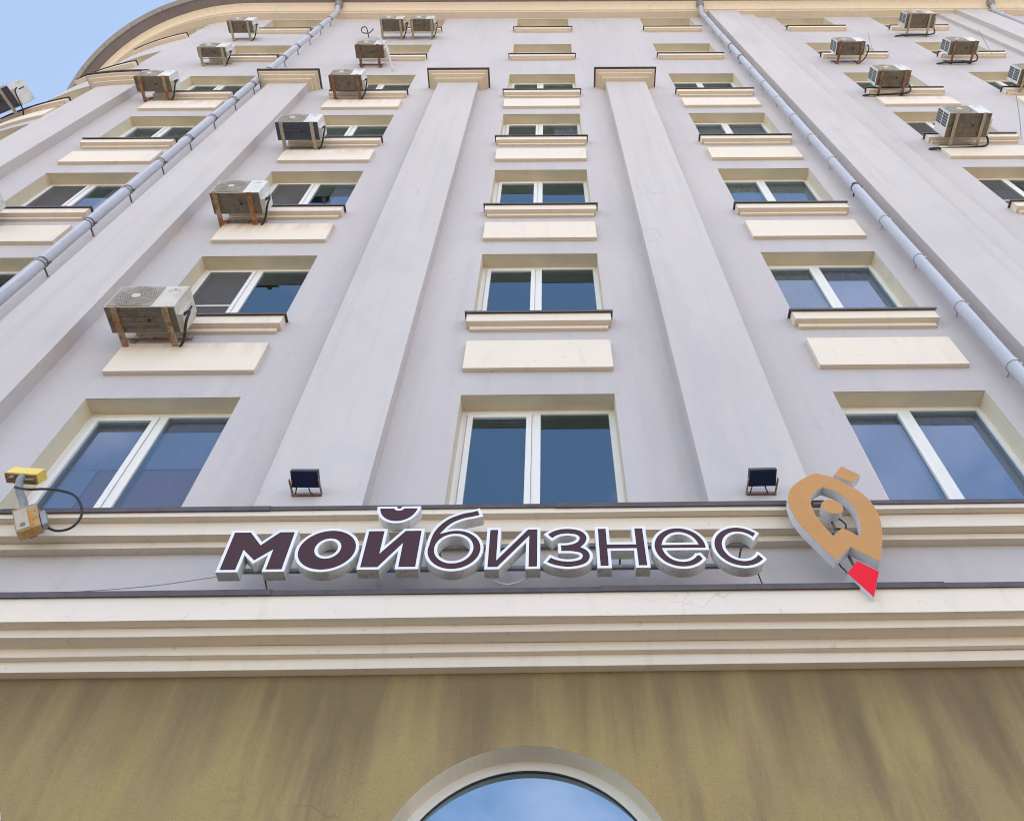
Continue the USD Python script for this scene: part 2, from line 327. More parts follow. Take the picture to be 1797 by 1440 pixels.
# walls: a sheet with the window openings cut out
def sheet(s0, s1, z0, z1, holes, d=0.0):
    ss = {s0, s1}; zz = {z0, z1}
    for a, b, c, e in holes: ss |= {a, b}; zz |= {c, e}
    s = s0
    while s < s1:
        ss.add(round(s, 3)); s += .3 if s < XT + .2 else 3.0
    ss = sorted(ss); zz = sorted(zz); m = FB(); v = np.array([[s, d, z] for z in zz for s in ss]); f = []; n = len(ss)
    for j in range(len(zz) - 1):
        for i in range(n - 1):
            cs, cz = (ss[i] + ss[i + 1]) / 2, (zz[j] + zz[j + 1]) / 2
            if not any(a < cs < b and c < cz < e for a, b, c, e in holes): f.append([j * n + i, j * n + i + 1, (j + 1) * n + i + 1, (j + 1) * n + i])
    return m.add(v, f)
holes = [(cx - WW / 2, cx + WW / 2, Z0[r], ZL[r]) for cx in COLS.values() for r in range(1, 8)]
sheet(S0, S1, 5.6, ZTOP, holes).build('upper_wall', 'wall_plaster', B)
sheet(S0, S1, 5.1, 5.9, [], .167).build('frieze', 'wall_plaster', B)

# street-level wall with arched windows
ARCH = [-3.53, -.145, 3.24]
AR, AZ = .79, 3.497
def arch_poly(cx, r, z0=1.0, n=48):
    return Polygon([(cx - r, z0)] + [(cx + r * math.cos(t), AZ + r * math.sin(t)) for t in np.linspace(PI, 0, n)] + [(cx + r, z0)])
bw = sbox(-8.4, 0.0, S1, 4.85)
for a in ARCH: bw = bw.difference(arch_poly(a, AR))
v2, f2 = trimesh.creation.triangulate_polygon(bw, engine='earcut')
base = FB().add(np.column_stack([v2[:, 0], np.full(len(v2), .169), v2[:, 1]]), f2)
v, f = sheet(S0, -8.4, 0.0, 4.85, [], .169).v[0], None
sh = sheet(S0, -8.4, 0.0, 4.85, [], .169); base.add(sh.v[0], sh.f[0])
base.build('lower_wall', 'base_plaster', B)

# pilasters, the broad stepped strips on the right, with capitals
def pilaster(c, w=.82, d=.16, top=19.60):
    p = FB().bx(c - w / 2, c + w / 2, -.05, d, 5.95, top).build('pilaster', 'pilaster_plaster', B)
    h = w / 2
    for (z0, z1, dd) in ((19.44, 19.505, .075), (19.505, 19.57, .145), (19.57, 19.62, .20)):
        FB().bx(c - h - dd, c + h + dd, -.02, d + dd, z0, z1).build('capital_moulding', 'cream_plaster', p)
    FB().bx(c - h - .235, c + h + .235, -.02, d + .24, 19.62, 19.655).build('capital_flashing', 'flashing_metal', p)
for c in (-8.87, -5.36, -1.85, 1.61): pilaster(c)
for a, b, d in ((4.672, 5.50, .180), (5.50, 6.0, .075), (11.38, 11.88, .075), (11.88, 12.71, .180)):
    FB().bx(a, b, -.05, d, 5.95, 27.80).build('wall_strip', 'pilaster_plaster', B)

# belt cornice over the ground floor and flashing
def rect(d0, d1, z0, z1): return [(d0, z0), (d1, z0), (d1, z1), (d0, z1)]
for i, (d, z0, z1) in enumerate(((.360, 5.998, 6.070), (.305, 5.870, 5.998), (.234, 5.815, 5.870))):
    FB().band(-20, S1, rect(-.02, d, z0, z1), .25, .0055, 20 + i).build('upper_belt_moulding', 'cream_plaster', B)
for i, (d, z0, z1) in enumerate(((.435, 4.983, 5.195), (.368, 4.922, 4.983), (.270, 4.854, 4.922), (.230, 4.776, 4.854))):
    FB().band(-20, S1, rect(.0, d, z0, z1), .25, .006, 30 + i).build('lower_belt_moulding', 'cream_plaster', B)
for d, z in ((.372, 6.071), (.448, 5.196)):
    s = -14.0
    k = 0
    while s < 13:
        w = 1.9 + .35 * rng.random(); dz = rng.uniform(-.002, .003)
        e = .004 if k % 2 else 0.0
        FB().band(s, s + w, [(.0, z + dz + e), (d - .012, z + dz + e), (d - .012, z - .026 + dz), (d + e, z - .030 + dz), (d + e, z + .010 + dz + e), (0.0, z + .008 + dz + e)], .3, .0035, 50 + k).build('belt_flashing', 'flashing_metal', B)
        s += w - .001; k += 1

# main cornice
def corn(name, mat, prof, seed): FB().band(-26, S1, prof, .3, .003, seed).build(name, mat, B)
corn('main_cornice_moulding', 'cream_plaster', [(-.02, 27.69), (.165, 27.69), (.165, 27.80), (-.02, 27.80)], 61)
corn('main_cornice_moulding', 'cream_plaster', [(-.02, 27.80), (.20, 27.80), (.215, 27.83), (.25, 27.88), (.31, 27.94), (.38, 27.975), (.385, 28.01), (-.02, 28.01)], 62)
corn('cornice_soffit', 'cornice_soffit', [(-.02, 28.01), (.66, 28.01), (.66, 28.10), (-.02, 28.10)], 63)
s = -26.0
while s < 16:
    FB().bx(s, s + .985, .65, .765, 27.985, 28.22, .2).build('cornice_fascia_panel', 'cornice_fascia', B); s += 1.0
# roof, rear
foot = [tuple(p[:2]) for p in fmap([(s, 0.02, 0) for s in np.linspace(S1, S0, 120)])] + [(XT - RAD - .02, 24), (S1, 24)]
rp = Polygon(foot).buffer(0)
m = trimesh.creation.extrude_polygon(rp.buffer(.6), .12, engine='earcut'); m.apply_translation((0, 0, 28.26))
obj('roof', m, 'roof_sheet', B)
MB().box(XT - RAD, S1, 23.8, 24, 0, 28.2).build('rear_wall', 'wall_plaster', B)
MB().box(S1, S1 + .2, 0, 24, 0, 28.2).build('side_wall', 'wall_plaster', B)

def stain_for(c, r, z0):
    if c not in (-1, -2, 2) or (c == -2 and r != 5) or (c == 2 and r != 5): return 'cream_plaster'
    n = f'cream_rust_stain_{(c + 9) * 10 + r}'
    stained(n, z0 - .515, (0.46, 0.22, 0.10) if r > 2 else (0.52, 0.40, 0.24)); return n
# windows
SCREEN = {(-1, 2), (-1, 3), (-2, 3), (2, 3), (2, 4), (-1, 5)}
BLIND = {(-2, 4), (3, 4), (-1, 4), (0, 5)}
for c, cx in COLS.items():
    for r in range(1, 8):
        a, b, z0, z1 = cx - WW / 2, cx + WW / 2, Z0[r], ZL[r]
        D = -.185                                                        # the frame's face
        fr = FB()
        fr.bx(a, a + .055, D - .06, D, z0, z1); fr.bx(b - .055, b, D - .06, D, z0, z1)
        fr.bx(a + .055, b - .055, D - .06, D - .001, z1 - .06, z1); fr.bx(a + .055, b - .055, D - .06, D - .001, z0, z0 + .05)
        mid = a + .71
        W_ = fr.build('window', 'window_plastic', B)
        FB().bx(mid - .04, mid + .04, D - .058, D + .002, z0 + .05, z1 - .06).build('mullion', 'window_plastic', W_)
        sa, sb, sz0, sz1 = a + .06, mid - .043, z0 + .055, z1 - .066
        sash = FB()
        sash.bx(sa, sa + .052, D - .045, D + .014, sz0, sz1); sash.bx(sb - .052, sb, D - .045, D + .014, sz0, sz1)
        sash.bx(sa + .052, sb - .052, D - .045, D + .013, sz1 - .055, sz1); sash.bx(sa + .052, sb - .052, D - .045, D + .013, sz0, sz0 + .055)
        sash.build('sash', 'window_plastic', W_)
        gq = lambda u0, u1, w0, w1, d: FB().add([[u0, d, w0], [u1, d, w0], [u1, d, w1], [u0, d, w1]], [[0, 1, 2, 3]]) if u0 > XT else FB().bx(u0, u1, d - .004, d, w0, w1)
        gq(sa + .05, sb - .05, sz0 + .05, sz1 - .05, D - .012).build('pane', 'window_glass', W_)
        gq(mid + .038, b - .053, z0 + .048, z1 - .058, D - .020).build('pane', 'window_glass', W_)
        rv = FB()
        e = .0
        rv.bx(a - .03, a, D - .05, -.004, z0, z1 + .03); rv.bx(b, b + .03, D - .05, -.004, z0, z1 + .03)
        rv.bx(a, b, D - .05, -.004, z1, z1 + .03); rv.bx(a - .03, b + .03, D - .05, -.004, z0 - .03, z0)
        rv.build('reveal', 'reveal_plaster', W_)
        # the room behind the panes
        k0, k1, dd0, dd1 = a - .6, b + .6, D - .10, D - 3.0
        rm = FB()
        q = [[k0, dd0, z0 - .7], [k1, dd0, z0 - .7], [k1, dd1, z0 - .7], [k0, dd1, z0 - .7], [k0, dd0, z1 + .4], [k1, dd0, z1 + .4], [k1, dd1, z1 + .4], [k0, dd1, z1 + .4]]
        rm.add(q, [[0, 1, 2, 3], [4, 7, 6, 5], [2, 6, 7, 3], [0, 3, 7, 4], [1, 5, 6, 2]])
        rm.build('room', 'room_paint', W_)
        if (c, r) in SCREEN:
            gq(sa + .04, sb - .04, sz0 + .04, sz1 - .04, D + .016).build('insect_screen', 'insect_mesh', W_)
            FB().bx(sa + .04, sb - .04, D + .012, D + .022, (z0 + z1) / 2 - .16, (z0 + z1) / 2 - .135).build('screen_bar', 'window_plastic', W_)
        def curtain(u0, u1, w0, w1, mat, name, d=D - .085, fold=.012):  # cloth added behind the glass, brightening panes as reflected cloud would
            n = max(8, int((u1 - u0) / .02)); us = np.linspace(u0, u1, n + 1); ph = c * 1.7 + r
            dd = d + fold * np.sin(us * 61 + ph + 1.3 * np.sin(us * 17)); m = FB()
            m.add(np.array([[u, q, w] for w in (w0, w1) for u, q in zip(us, dd)]), [[i, i + 1, n + 2 + i, n + 1 + i] for i in range(n)])
            m.build(name, mat, W_)
        if (c, r) == (-1, 1):
            curtain(a + .03, b - .03, z0 + 1.22, z1 + .1, 'added_net', 'added_net', fold=.003); curtain(a + .32, b + .0, z0 + .05, z0 + 1.27, 'added_pink_cloth', 'added_half_cloth', D - .10, .004)
            curtain(a + .03, a + .36, z0 + .03, z0 + 1.215, 'added_net', 'added_net', fold=.004)
        if (c, r) == (1, 1): curtain(a + .03, b - .02, z0 + .02, z1 + .1, 'added_net', 'added_net', fold=.006)
        if (c, r) == (1, 2): curtain(a + .03, mid + .02, z0 + .02, z1 + .1, 'added_pale_net', 'added_net', fold=.008); curtain(mid + .03, b - .02, z0 + .02, z1 + .1, 'added_net', 'added_net', fold=.008)
        if (c, r) in ((1, 3), (1, 4)): curtain(a + .03, b - .02, z0 + .02, z1 + .1, 'added_pale_net', 'added_net', fold=.008)
        if (c, r) in ((-2, 3), (-1, 3), (0, 4), (2, 3)): curtain(mid + .25, b - .02, z0 + .02, z1 + .1, 'added_net', 'added_net')
        if (c, r) in BLIND:
            u0, u1 = (mid + .05, b - .06) if rng.random() < .5 else (a + .1, b - .06)
            dz = rng.uniform(.25, .6)
            FB().bx(u0, u1, D - .16, D - .15, z1 - .06 - (z1 - z0) * dz, z1 - .05).build('roller_blind', 'blind_fabric', W_)
        if r > 1:
            sd = (c + 9) * 10 + r
            sc = cx + rng.uniform(-.006, .006); wb = .0035
            sill = FB().band(sc - .775, sc + .775, rect(-.03, .098, z0 - .185, z0 - .012), .26, wb, sd).build('window_sill', 'cream_plaster', B)
            FB().band(sc - .80, sc + .80, [(-.18, z0 + .004), (.112, z0 - .006), (.112, z0 - .030), (.122, z0 - .034), (.122, z0 + .004), (-.18, z0 + .014)], .26, .003, sd + 1).build('sill_flashing', 'flashing_metal', sill)
            if r < 6:
                FB().band(sc - .738, sc + .738, rect(-.02, .038, z0 - .25, z0 - .186), .26, wb, sd + 2).build('sill_moulding', 'cream_plaster', sill)
                FB().band(cx - .742, cx + .742, rect(-.02, .05, z0 - 1.048, z0 - .515), .26, .003, sd + 3).build('apron_panel', stain_for(c, r, z0), B)
            else:
                FB().band(sc - .72, sc + .72, rect(-.02, .05, z0 - .225, z0 - .186), .26, wb, sd + 2).build('sill_moulding', 'cream_plaster', sill)

# arched windows at the bottom
def ring(cx, r0, r1, y0, y1, zb, name, mat, parent, n=48, holes=True):
    p = arch_poly(cx, r0, zb).difference(arch_poly(cx, r1, zb - .01)) if r1 else arch_poly(cx, r0, zb)
    m = trimesh.creation.extrude_polygon(p, abs(y1 - y0), engine='earcut')
    v = np.array(m.vertices); w = np.column_stack([v[:, 0], max(y0, y1) - v[:, 2], v[:, 1]])
    return obj(name, (w, m.faces[:, ::-1] if False else m.faces), mat, parent)
for a in ARCH:
    fr = ring(a, AR + .02, AR - .055, -.02, .06, 1.0, 'arched_window', 'window_plastic', B)
    # plastered reveal of the arch
    th = np.linspace(PI, 0, 49); pts = [(a - AR, 1.0)] + [(a + AR * math.cos(t), AZ + AR * math.sin(t)) for t in th] + [(a + AR, 1.0)]
    v = [[x, y, z] for y in (-.1685, .03) for x, z in pts]; n = len(pts)
    MB().add(v, [[i, i + 1, n + i + 1, n + i] for i in range(n - 1)]).build('reveal', 'arch_plaster', fr)
    p = arch_poly(a, AR - .05, 1.0); v2, f2 = trimesh.creation.triangulate_polygon(p, engine='earcut')
    MB().add(np.column_stack([v2[:, 0], np.full(len(v2), -.010), v2[:, 1]]), f2).build('pane', 'mirror_glass', fr)
    gk = ring(a, AR - .0545, AR - .063, -.017, -.008, 1.0, 'gasket', 'hose_black', fr)
    MB().add([[a - 1.2, .12, .6], [a + 1.2, .12, .6], [a + 1.2, 3, .6], [a - 1.2, 3, .6], [a - 1.2, .12, 4.6], [a + 1.2, .12, 4.6], [a + 1.2, 3, 4.6], [a - 1.2, 3, 4.6]],
             [[0, 1, 2, 3], [4, 7, 6, 5], [2, 6, 7, 3], [0, 3, 7, 4], [1, 5, 6, 2]]).build('room', 'room_paint', fr)

# ------------------------------------------------------------------ drainpipes
def drainpipe(x, y, label, special=(), rad=.062, z_lo=5.9, z_hi=27.45, seed=1):
    rr = random.Random(seed)
    t = thing('drainpipe', label, 'drainpipe', (x, y, z_lo), 'drainpipes down the facade')
    z = 0.0; H = z_hi - z_lo; k = 0
    while z < H - .3:
        h = min(1.22, H - z); o = rr.uniform(-.006, .006)
        MB().tube([(o, 0, z), (o, 0, z + .004), (o * .5, 0, z + h - .05), (0, 0, z + h)], [rad * 1.05, rad * 1.05, rad, rad * .98], 20).build('pipe_section', 'pipe_paint', t, smooth=40)
        mat = 'clamp_metal'
        if special: mat = special[k % len(special)]
        w = .028 if mat == 'clamp_metal' else .05
        cl = MB().tube([(0, 0, z - w + .03), (0, 0, z + .03)], rad * 1.13, 20)
        if mat == 'clamp_metal': cl.tube([(0, 0, z - .06), (0, 0, z - .045)], rad * 1.10, 20)
        cl.box(-.008, .008, 0, -y + .01, z, z + .016)
        cl.box(rad, rad + .04, -.012, .012, z - .01, z + .03)
        cl.build('clamp', mat, t, smooth=40)
        z += h; k += 1
    el = MB().tube(smooth_path([(0, 0, H - .02), (0, -.02, H + .15), (0, -.12, H + .30), (0, -.16, H + .5)], 5), rad * 1.06, 18).build('elbow', 'pipe_paint', t, smooth=40)
    MB().tube([(0, -.14, H + .30), (0, -.16, H + .42), (0, -.16, H + .52)], [rad * 1.1, rad * 1.9, rad * 1.95], 18).build('hopper', 'galvanised', t, smooth=40)
    return t
drainpipe(4.45, -.14, 'pale grey drainpipe beside the broad wall strip, with one black clamp', ('clamp_metal', 'clamp_rusty', 'pipe_paint', 'pipe_paint', 'pipe_paint', 'pipe_paint', 'clamp_black', 'pipe_paint', 'pipe_paint', 'pipe_paint', 'pipe_paint', 'pipe_paint', 'pipe_paint'), z_lo=5.85, seed=3)
drainpipe(-6.02, -.19, 'pale grey drainpipe crossing left of the air conditioner column', (), z_lo=5.8, seed=4)
drainpipe(12.95, -.14, 'short visible end of drainpipe in the top right corner', ('clamp_metal', 'pipe_paint'), z_lo=6.1, seed=5)

# ------------------------------------------------------------------ air conditioners: body, fan grille, coil side, valves, hoses and the two angle brackets they sit on
def air_conditioner(x0, x1, z, label, bottom='unit_bottom', bracket='bracket_tan', body='unit_white', w=.65, h=.46, depth=.50, hose='hose_black', seed=0, wall=.0, s_map=None):
    """x0, x1: the two bracket arms; z: the arms"""
    rr = random.Random(seed)
    cx = (x0 + x1) / 2 + rr.uniform(-.01, .03)
    if s_map is None: t = thing('air_conditioner', label, 'air conditioner', (cx, -wall, z), 'air conditioners on the facade')
    else:
        p = fmap([(s_map, 0, z)])[0]; t = thing('air_conditioner', label, 'air conditioner', p, 'air conditioners on the facade', (0, 0, -math.degrees((XT - s_map) / RAD)))
    yb, yf = -.19, -depth + .015
    zb, zt = .028, .028 + h; xa, xb = -w / 2, w / 2
    sk = MB().box(xa, xb, yf, yb, zb + .006, zt)
    body_o = sk.build('casing', body, t)
    u = MB().box(xa + .004, xb - .004, yf + .004, yb - .004, zb - .001, zb + .0058)
    for k in range(4):
        yy = yf + .05 + k * .06; u.box(xa + .06, xb - .2, yy, yy + .016, zb - .008, zb - .0012)
    u.box(xb - .17, xb - .03, yf + .04, yb - .04, zb - .007, zb - .0012)
    u.build('base_pan', bottom, t)
    MB().tube([(xa + w * .6, (yf + yb) / 2, zb - .016), (xa + w * .6, (yf + yb) / 2, zb - .001)], .016, 10).build('drain_hole', 'hose_black', t)
    fx0, fx1 = xa + .015, xa + w * .66
    fp = MB().box(fx0, fx1, yf - .006, yf - .0005, zb + .02, zt - .02).build('fan_panel', 'unit_grille', t)
    gr = MB(); cx_, cz_ = (fx0 + fx1) / 2, (zb + zt) / 2; R0 = min(fx1 - fx0, h - .04) / 2 - .005
    for q in np.linspace(.05, R0, 8):
        th = np.linspace(0, 2 * PI, 29); gr.tube([(cx_ + q * math.cos(a), yf - .014, cz_ + q * math.sin(a)) for a in th], .0032, 4)
    for a in np.arange(12) * PI / 6: gr.tube([(cx_ + .04 * math.cos(a), yf - .011, cz_ + .04 * math.sin(a)), (cx_ + R0 * math.cos(a), yf - .011, cz_ + R0 * math.sin(a))], .0032, 4)
    gr.tube([(cx_, yf - .016, cz_), (cx_, yf - .009, cz_)], .045, 16)
    gr.build('fan_grille', 'unit_cream', t)
    mk = MB()
    for k in range(6): mk.box(fx1 + .05 + k * .022, fx1 + .066 + k * .022, yf - .0018, yf - .0002, zt - .10, zt - .088)
    mk.tube([(fx1 + .115, yf - .0018, zt - .065), (fx1 + .115, yf - .0002, zt - .065)], .014, 12)
    mk.build('maker_mark', 'galvanised', t)
    co = MB()
    for i in range(2):
        for j in range(5): co.box(xa - .0025, xa - .0003, yf + .035 + j * .043, yf + .07 + j * .043, zb + .05 + i * .22, zb + .24 + i * .22)
    co.build('coil_opening', 'unit_coil', t)
    vb = MB().box(xb, xb + .045, yf + .10, yb - .01, zb + .03, zt - .14); vb.build('valve_cover', body, t)
    hn = MB().box(xb + .0455, xb + .052, yf + .13, yf + .15, zb + .2, zt - .18); hn.build('handle', 'hose_black', t)
    hm = MB()
    if hose: hm.tube(smooth_path([(xb + .02, yf + .14, zb + .06), (xb + .07 + rr.uniform(0, .03), yf + .10, zb + .10), (xb + .09, yf + .16, zb - .02), (xb + .03, yb + .05, zb - .05), (xb - .05, -.04, zb - .02), (xb - .10, .0, zb + .05)], 6), .014, 8)
    if hose: hm.build('hose', hose, t, smooth=50)
    else:
        hose = 'hose_black'
        hm.tube(smooth_path([(xb + .02, yb - .03, zb + .10), (xb + .06, yb + .05, zb + .02), (xb - .02, -.06, -.02), (xa + .1, -.04, -.05), (xa - .12, -.03, -.02), (xa - .2, .0, .04)], 6), .016, 8)
        hm.tube(smooth_path([(xb + .02, yb - .05, zb + .06), (xb + .05, yb + .06, zb), (xb - .06, -.07, -.05), (xa + .05, -.05, -.07), (xa - .16, -.02, -.05), (xa - .22, .0, .0)], 6), .011, 8)
        hm.build('hose', hose, t, smooth=50)
    for k, xx in enumerate((x0 - cx, x1 - cx)):
        br = MB()
        br.box(xx - .027, xx + .027, -depth, -.005, -.006, .0); br.box(xx + .019, xx + .027, -depth, -.005, .0, .027)
        br.box(xx - .027, xx + .027, -.012, -.004 + wall, -.01, .36)
        br.build('bracket', bracket, t)
    MB().box(x0 - cx - .1, x1 - cx + .1, -.03, -.014, .20, .23).build('cross_bar', bracket, t)
    return t

AC = air_conditioner
AC(-4.35, -3.84, 8.93, 'nearest cream air conditioner on rusty brackets, lowest in its column', bracket='bracket_rust', body='unit_cream', seed=1, w=.70)
AC(-4.40, -3.95, 12.14, 'dirty air conditioner on orange rusted brackets, second from the bottom of its column', bracket='bracket_rust', seed=2)
AC(-4.39, -3.89, 15.40, 'air conditioner with a dark navy underside beside the pilaster', bottom='unit_bottom_dark', seed=3, w=.70)
AC(-4.24, -3.75, 18.66, 'air conditioner on reddish brackets just right of the second capital from left', bracket='bracket_red', seed=4, body='unit_white')
AC(-4.25, -3.83, 21.53, 'air conditioner on red brackets with a pale hose hanging diagonally in front', bracket='bracket_red', seed=5, body='unit_white', hose='hose_white')
AC(-4.27, -3.78, 24.68, 'left one of the pair of air conditioners under the main cornice, with looped black hoses', seed=6, body='unit_cream', bracket='bracket_tan', w=.60)
AC(-3.48, -2.98, 24.68, 'right one of the pair of air conditioners under the main cornice', seed=7, body='unit_cream', bracket='bracket_tan', w=.60)
AC(-8.02, -7.55, 18.65, 'air conditioner on rusty orange brackets beside the leftmost capital', bracket='bracket_rust', seed=8, w=.70)
AC(-7.93, -7.42, 21.75, 'air conditioner left of the left drainpipe, one storey below the topmost there', seed=9, depth=.42)
AC(-8.10, -7.66, 24.58, 'topmost air conditioner left of the left drainpipe', seed=10)
AC(6.72, 7.17, 15.33, 'air conditioner with two louvred grids on its side and long tan brackets', seed=11, hose=None, depth=.60, body='unit_white', w=.70)
AC(6.68, 7.16, 18.80, 'air conditioner on brownish red brackets, middle of the right column of three', bracket='bracket_red', seed=12, hose=None, w=.68)
AC(6.68, 7.18, 21.62, 'air conditioner on rusty red brackets, topmost of the right column of three', bracket='bracket_red', seed=13)
AC(9.29, 9.74, 21.58, 'air conditioner on rusty red brackets, far right, one storey below the top one', bracket='bracket_red', seed=14, hose=None)
AC(9.41, 9.93, 24.75, 'dark weathered air conditioner at the far right directly under the cornice', bottom='unit_bottom', seed=15, hose=None, depth=.56, body='unit_cream', w=.76)
AC(9.58, 10.04, 18.84, 'air conditioner cut by the right edge of the picture', seed=16)
AC(-7.98, -7.51, 12.0, 'air conditioner barely showing at the left edge of the picture', seed=17)
AC(-11.2, -10.75, 18.75, 'white air conditioner with dark cables against the sky on the rounded corner', seed=18, w=.80, h=.58, depth=.62, bottom='unit_bottom_dark', s_map=-10.95)

# loose hoses and cables near the air conditioners
def cable(name, pts, r, mat, label, cat='cable'):
    pts = smooth_path(pts, 8); o = MB().tube(pts, r, 8).build(name, mat, None, smooth=50); tag(o, label, cat); return o
cable('hose', [(-4.66, -.02, 24.85), (-4.72, -.25, 24.95), (-4.80, -.26, 24.78), (-4.76, -.2, 24.58), (-4.62, -.17, 24.60), (-4.55, -.2, 24.72), (-4.5, -.25, 24.78)], .013, 'hose_black', 'black hose loop left of the pair of air conditioners', 'hose')
cable('hose', [(-3.92, -.52, 22.25), (-3.80, -.54, 21.9), (-3.62, -.42, 21.5), (-3.5, -.10, 21.2), (-3.48, -.02, 21.15)], .022, 'hose_white', 'pale hose slanting down in front of a red bracketed air conditioner', 'hose')
cable('antenna_rod', [(7.62, -.16, 22.0), (7.64, -.30, 22.4), (7.68, -.45, 22.8)], .007, 'galvanised', 'thin rod beside the right column air conditioner with the red bracket', 'rod')
cable('antenna_rod', [(10.35, -.16, 21.9), (10.36, -.35, 22.5), (10.37, -.5, 22.9)], .007, 'galvanised', 'thin rod right of the far right air conditioner', 'rod')
cable('antenna_rod', [(8.02, -.10, 15.55), (8.10, -.35, 15.95), (8.22, -.6, 16.5)], .007, 'galvanised', 'slanting thin rod at the sill right of the louvred air conditioner', 'rod')
cable('wire', [(-8.15, -.45, 22.0), (-8.45, -.5, 23.3), (-8.9, -.15, 25.4)], .007, 'hose_white', 'thin pale wire running up to the left from an air conditioner', 'wire')
cable('wire', [(-2.17, -.40, 5.372), (-2.6, -.38, 5.315), (-3.1, -.40, 5.255), (-3.6, -.44, 5.222), (-4.6, -.44, 5.214)], .0022, 'clamp_metal', 'thin dark wire along the lavender band left of the sign', 'wire')

# ------------------------------------------------------------------ sign
def plate(shape, y_front, thick):
    ms = []
    for gm in getattr(shape, 'geoms', [shape]):
        m = trimesh.creation.extrude_polygon(gm, thick, engine='earcut'); v = np.array(m.vertices)
        ms.append(trimesh.Trimesh(np.column_stack([v[:, 0], y_front + thick - v[:, 2], v[:, 1]]), m.faces, process=False))
    return trimesh.util.concatenate(ms)
def ell(cx, cz, rx, rz): return affinity.scale(Point(cx, cz).buffer(1, 40), rx, rz)
def stroke(pts, w): return LineString(smooth_path([(p[0], p[1], 0) for p in pts], 8)[:, :2]).buffer(w / 2, cap_style=2, join_style=1, quad_segs=8)
T_, B_ = 5.723, 5.338
letters = []
letters.append(Polygon([(-2.158, T_), (-2.020, T_), (-1.931, 5.612), (-1.843, T_), (-1.714, T_), (-1.714, B_), (-1.856, B_), (-1.856, 5.49), (-1.933, 5.412), (-2.010, 5.49), (-2.010, B_), (-2.150, B_)]))
letters.append(ell(-1.481, 5.532, .207, .200).difference(ell(-1.478, 5.543, .066, .073)))
letters.append(Polygon([(-1.254, T_), (-1.110, T_), (-1.110, 5.556), (-.998, T_), (-.860, T_), (-.860, B_ + .01), (-1.010, B_ + .01), (-1.010, 5.515), (-1.112, B_ + .01), (-1.254, B_ + .01)]))
breve = ell(-1.066, 5.950, .152, .170).intersection(sbox(-1.3, 5.5, -.8, 5.950)).difference(Point(-1.064, 5.945).buffer(.018))
bowl = ell(-.645, 5.522, .193, .197).difference(ell(-.648, 5.532, .109, .117))
asc = stroke([(-.790, 5.50), (-.786, 5.60), (-.762, 5.70), (-.700, 5.79), (-.615, 5.842), (-.545, 5.862), (-.487, 5.882)], .088)
letters.append(unary_union([bowl, asc]).difference(ell(-.648, 5.532, .109, .117)))
letters.append(Polygon([(-.436, T_), (-.343, T_), (-.343, 5.480), (-.172, T_), (-.078, T_), (-.078, B_), (-.172, B_), (-.172, 5.580), (-.343, B_), (-.436, B_)]))
letters.append(unary_union([stroke([(-.028, 5.622), (.03, 5.668), (.105, 5.683), (.180, 5.665), (.208, 5.618), (.185, 5.562), (.12, 5.530), (.04, 5.524)], .086),
                            stroke([(.04, 5.518), (.13, 5.516), (.200, 5.495), (.223, 5.448), (.195, 5.398), (.11, 5.376), (.025, 5.392), (-.038, 5.428)], .086)]))
letters.append(unary_union([sbox(.291, B_, .384, T_), sbox(.538, B_, .632, T_), sbox(.38, 5.494, .54, 5.571)]))
e_ = ell(.846, 5.522, .188, .198).difference(ell(.848, 5.524, .102, .118)); e_ = unary_union([e_, sbox(.70, 5.492, 1.0, 5.562).intersection(ell(.846, 5.522, .188, .198))])
letters.append(e_.difference(Polygon([(.90, 5.491), (1.08, 5.491), (1.08, 5.40), (1.013, 5.390), (.972, 5.468), (.94, 5.46)])))
letters.append(ell(1.243, 5.522, .188, .198).difference(ell(1.247, 5.524, .103, .117)).difference(Polygon([(1.25, 5.52), (1.345, 5.575), (1.402, 5.656), (1.55, 5.52), (1.405, 5.386), (1.358, 5.462)])))
SG = thing('shop_sign', 'raised dark plum letters with white edges spelling мойбизнес', 'sign', (0, 0, 0))
YF = -.470
def letter(shape, name='letter'):
    shape = shape.buffer(0)
    body = obj(name, plate(shape, YF, .075), 'letter_side', SG)
    obj('border', plate(shape.difference(shape.buffer(-.020, join_style=2)), YF - .006, .0055), 'letter_border', body)
    obj('face', plate(shape.buffer(-.0202, join_style=2), YF - .004, .0035), 'letter_face', body)
for s_ in letters: letter(s_)
letter(breve, 'breve')
rl = MB()
for z in (5.425, 5.62): rl.box(-2.1, 1.36, -.392, -.366, z, z + .024)
rl.build('rail', 'galvanised', SG)
for x in np.linspace(-2.0, 1.28, 9):
    MB().box(x, x + .012, -.366, -.165, 5.630, 5.640).build('stand_off', 'steel_rod', SG)
MB().tube(smooth_path([(-.38, -.38, 5.33), (-.30, -.36, 5.315), (-.22, -.37, 5.325), (-.15, -.38, 5.36)], 6), .006, 8).build('sign_cable', 'hose_white', SG)
MB().tube(smooth_path([(-1.86, -.38, 5.36), (-1.82, -.33, 5.28), (-1.7, -.36, 5.22)], 6), .005, 8).build('sign_cable', 'hose_black', SG)
MB().tube(smooth_path([(1.33, -.40, 5.40), (1.38, -.30, 5.33), (1.46, -.18, 5.28)], 6), .004, 8).build('sign_cable', 'hose_black', SG)

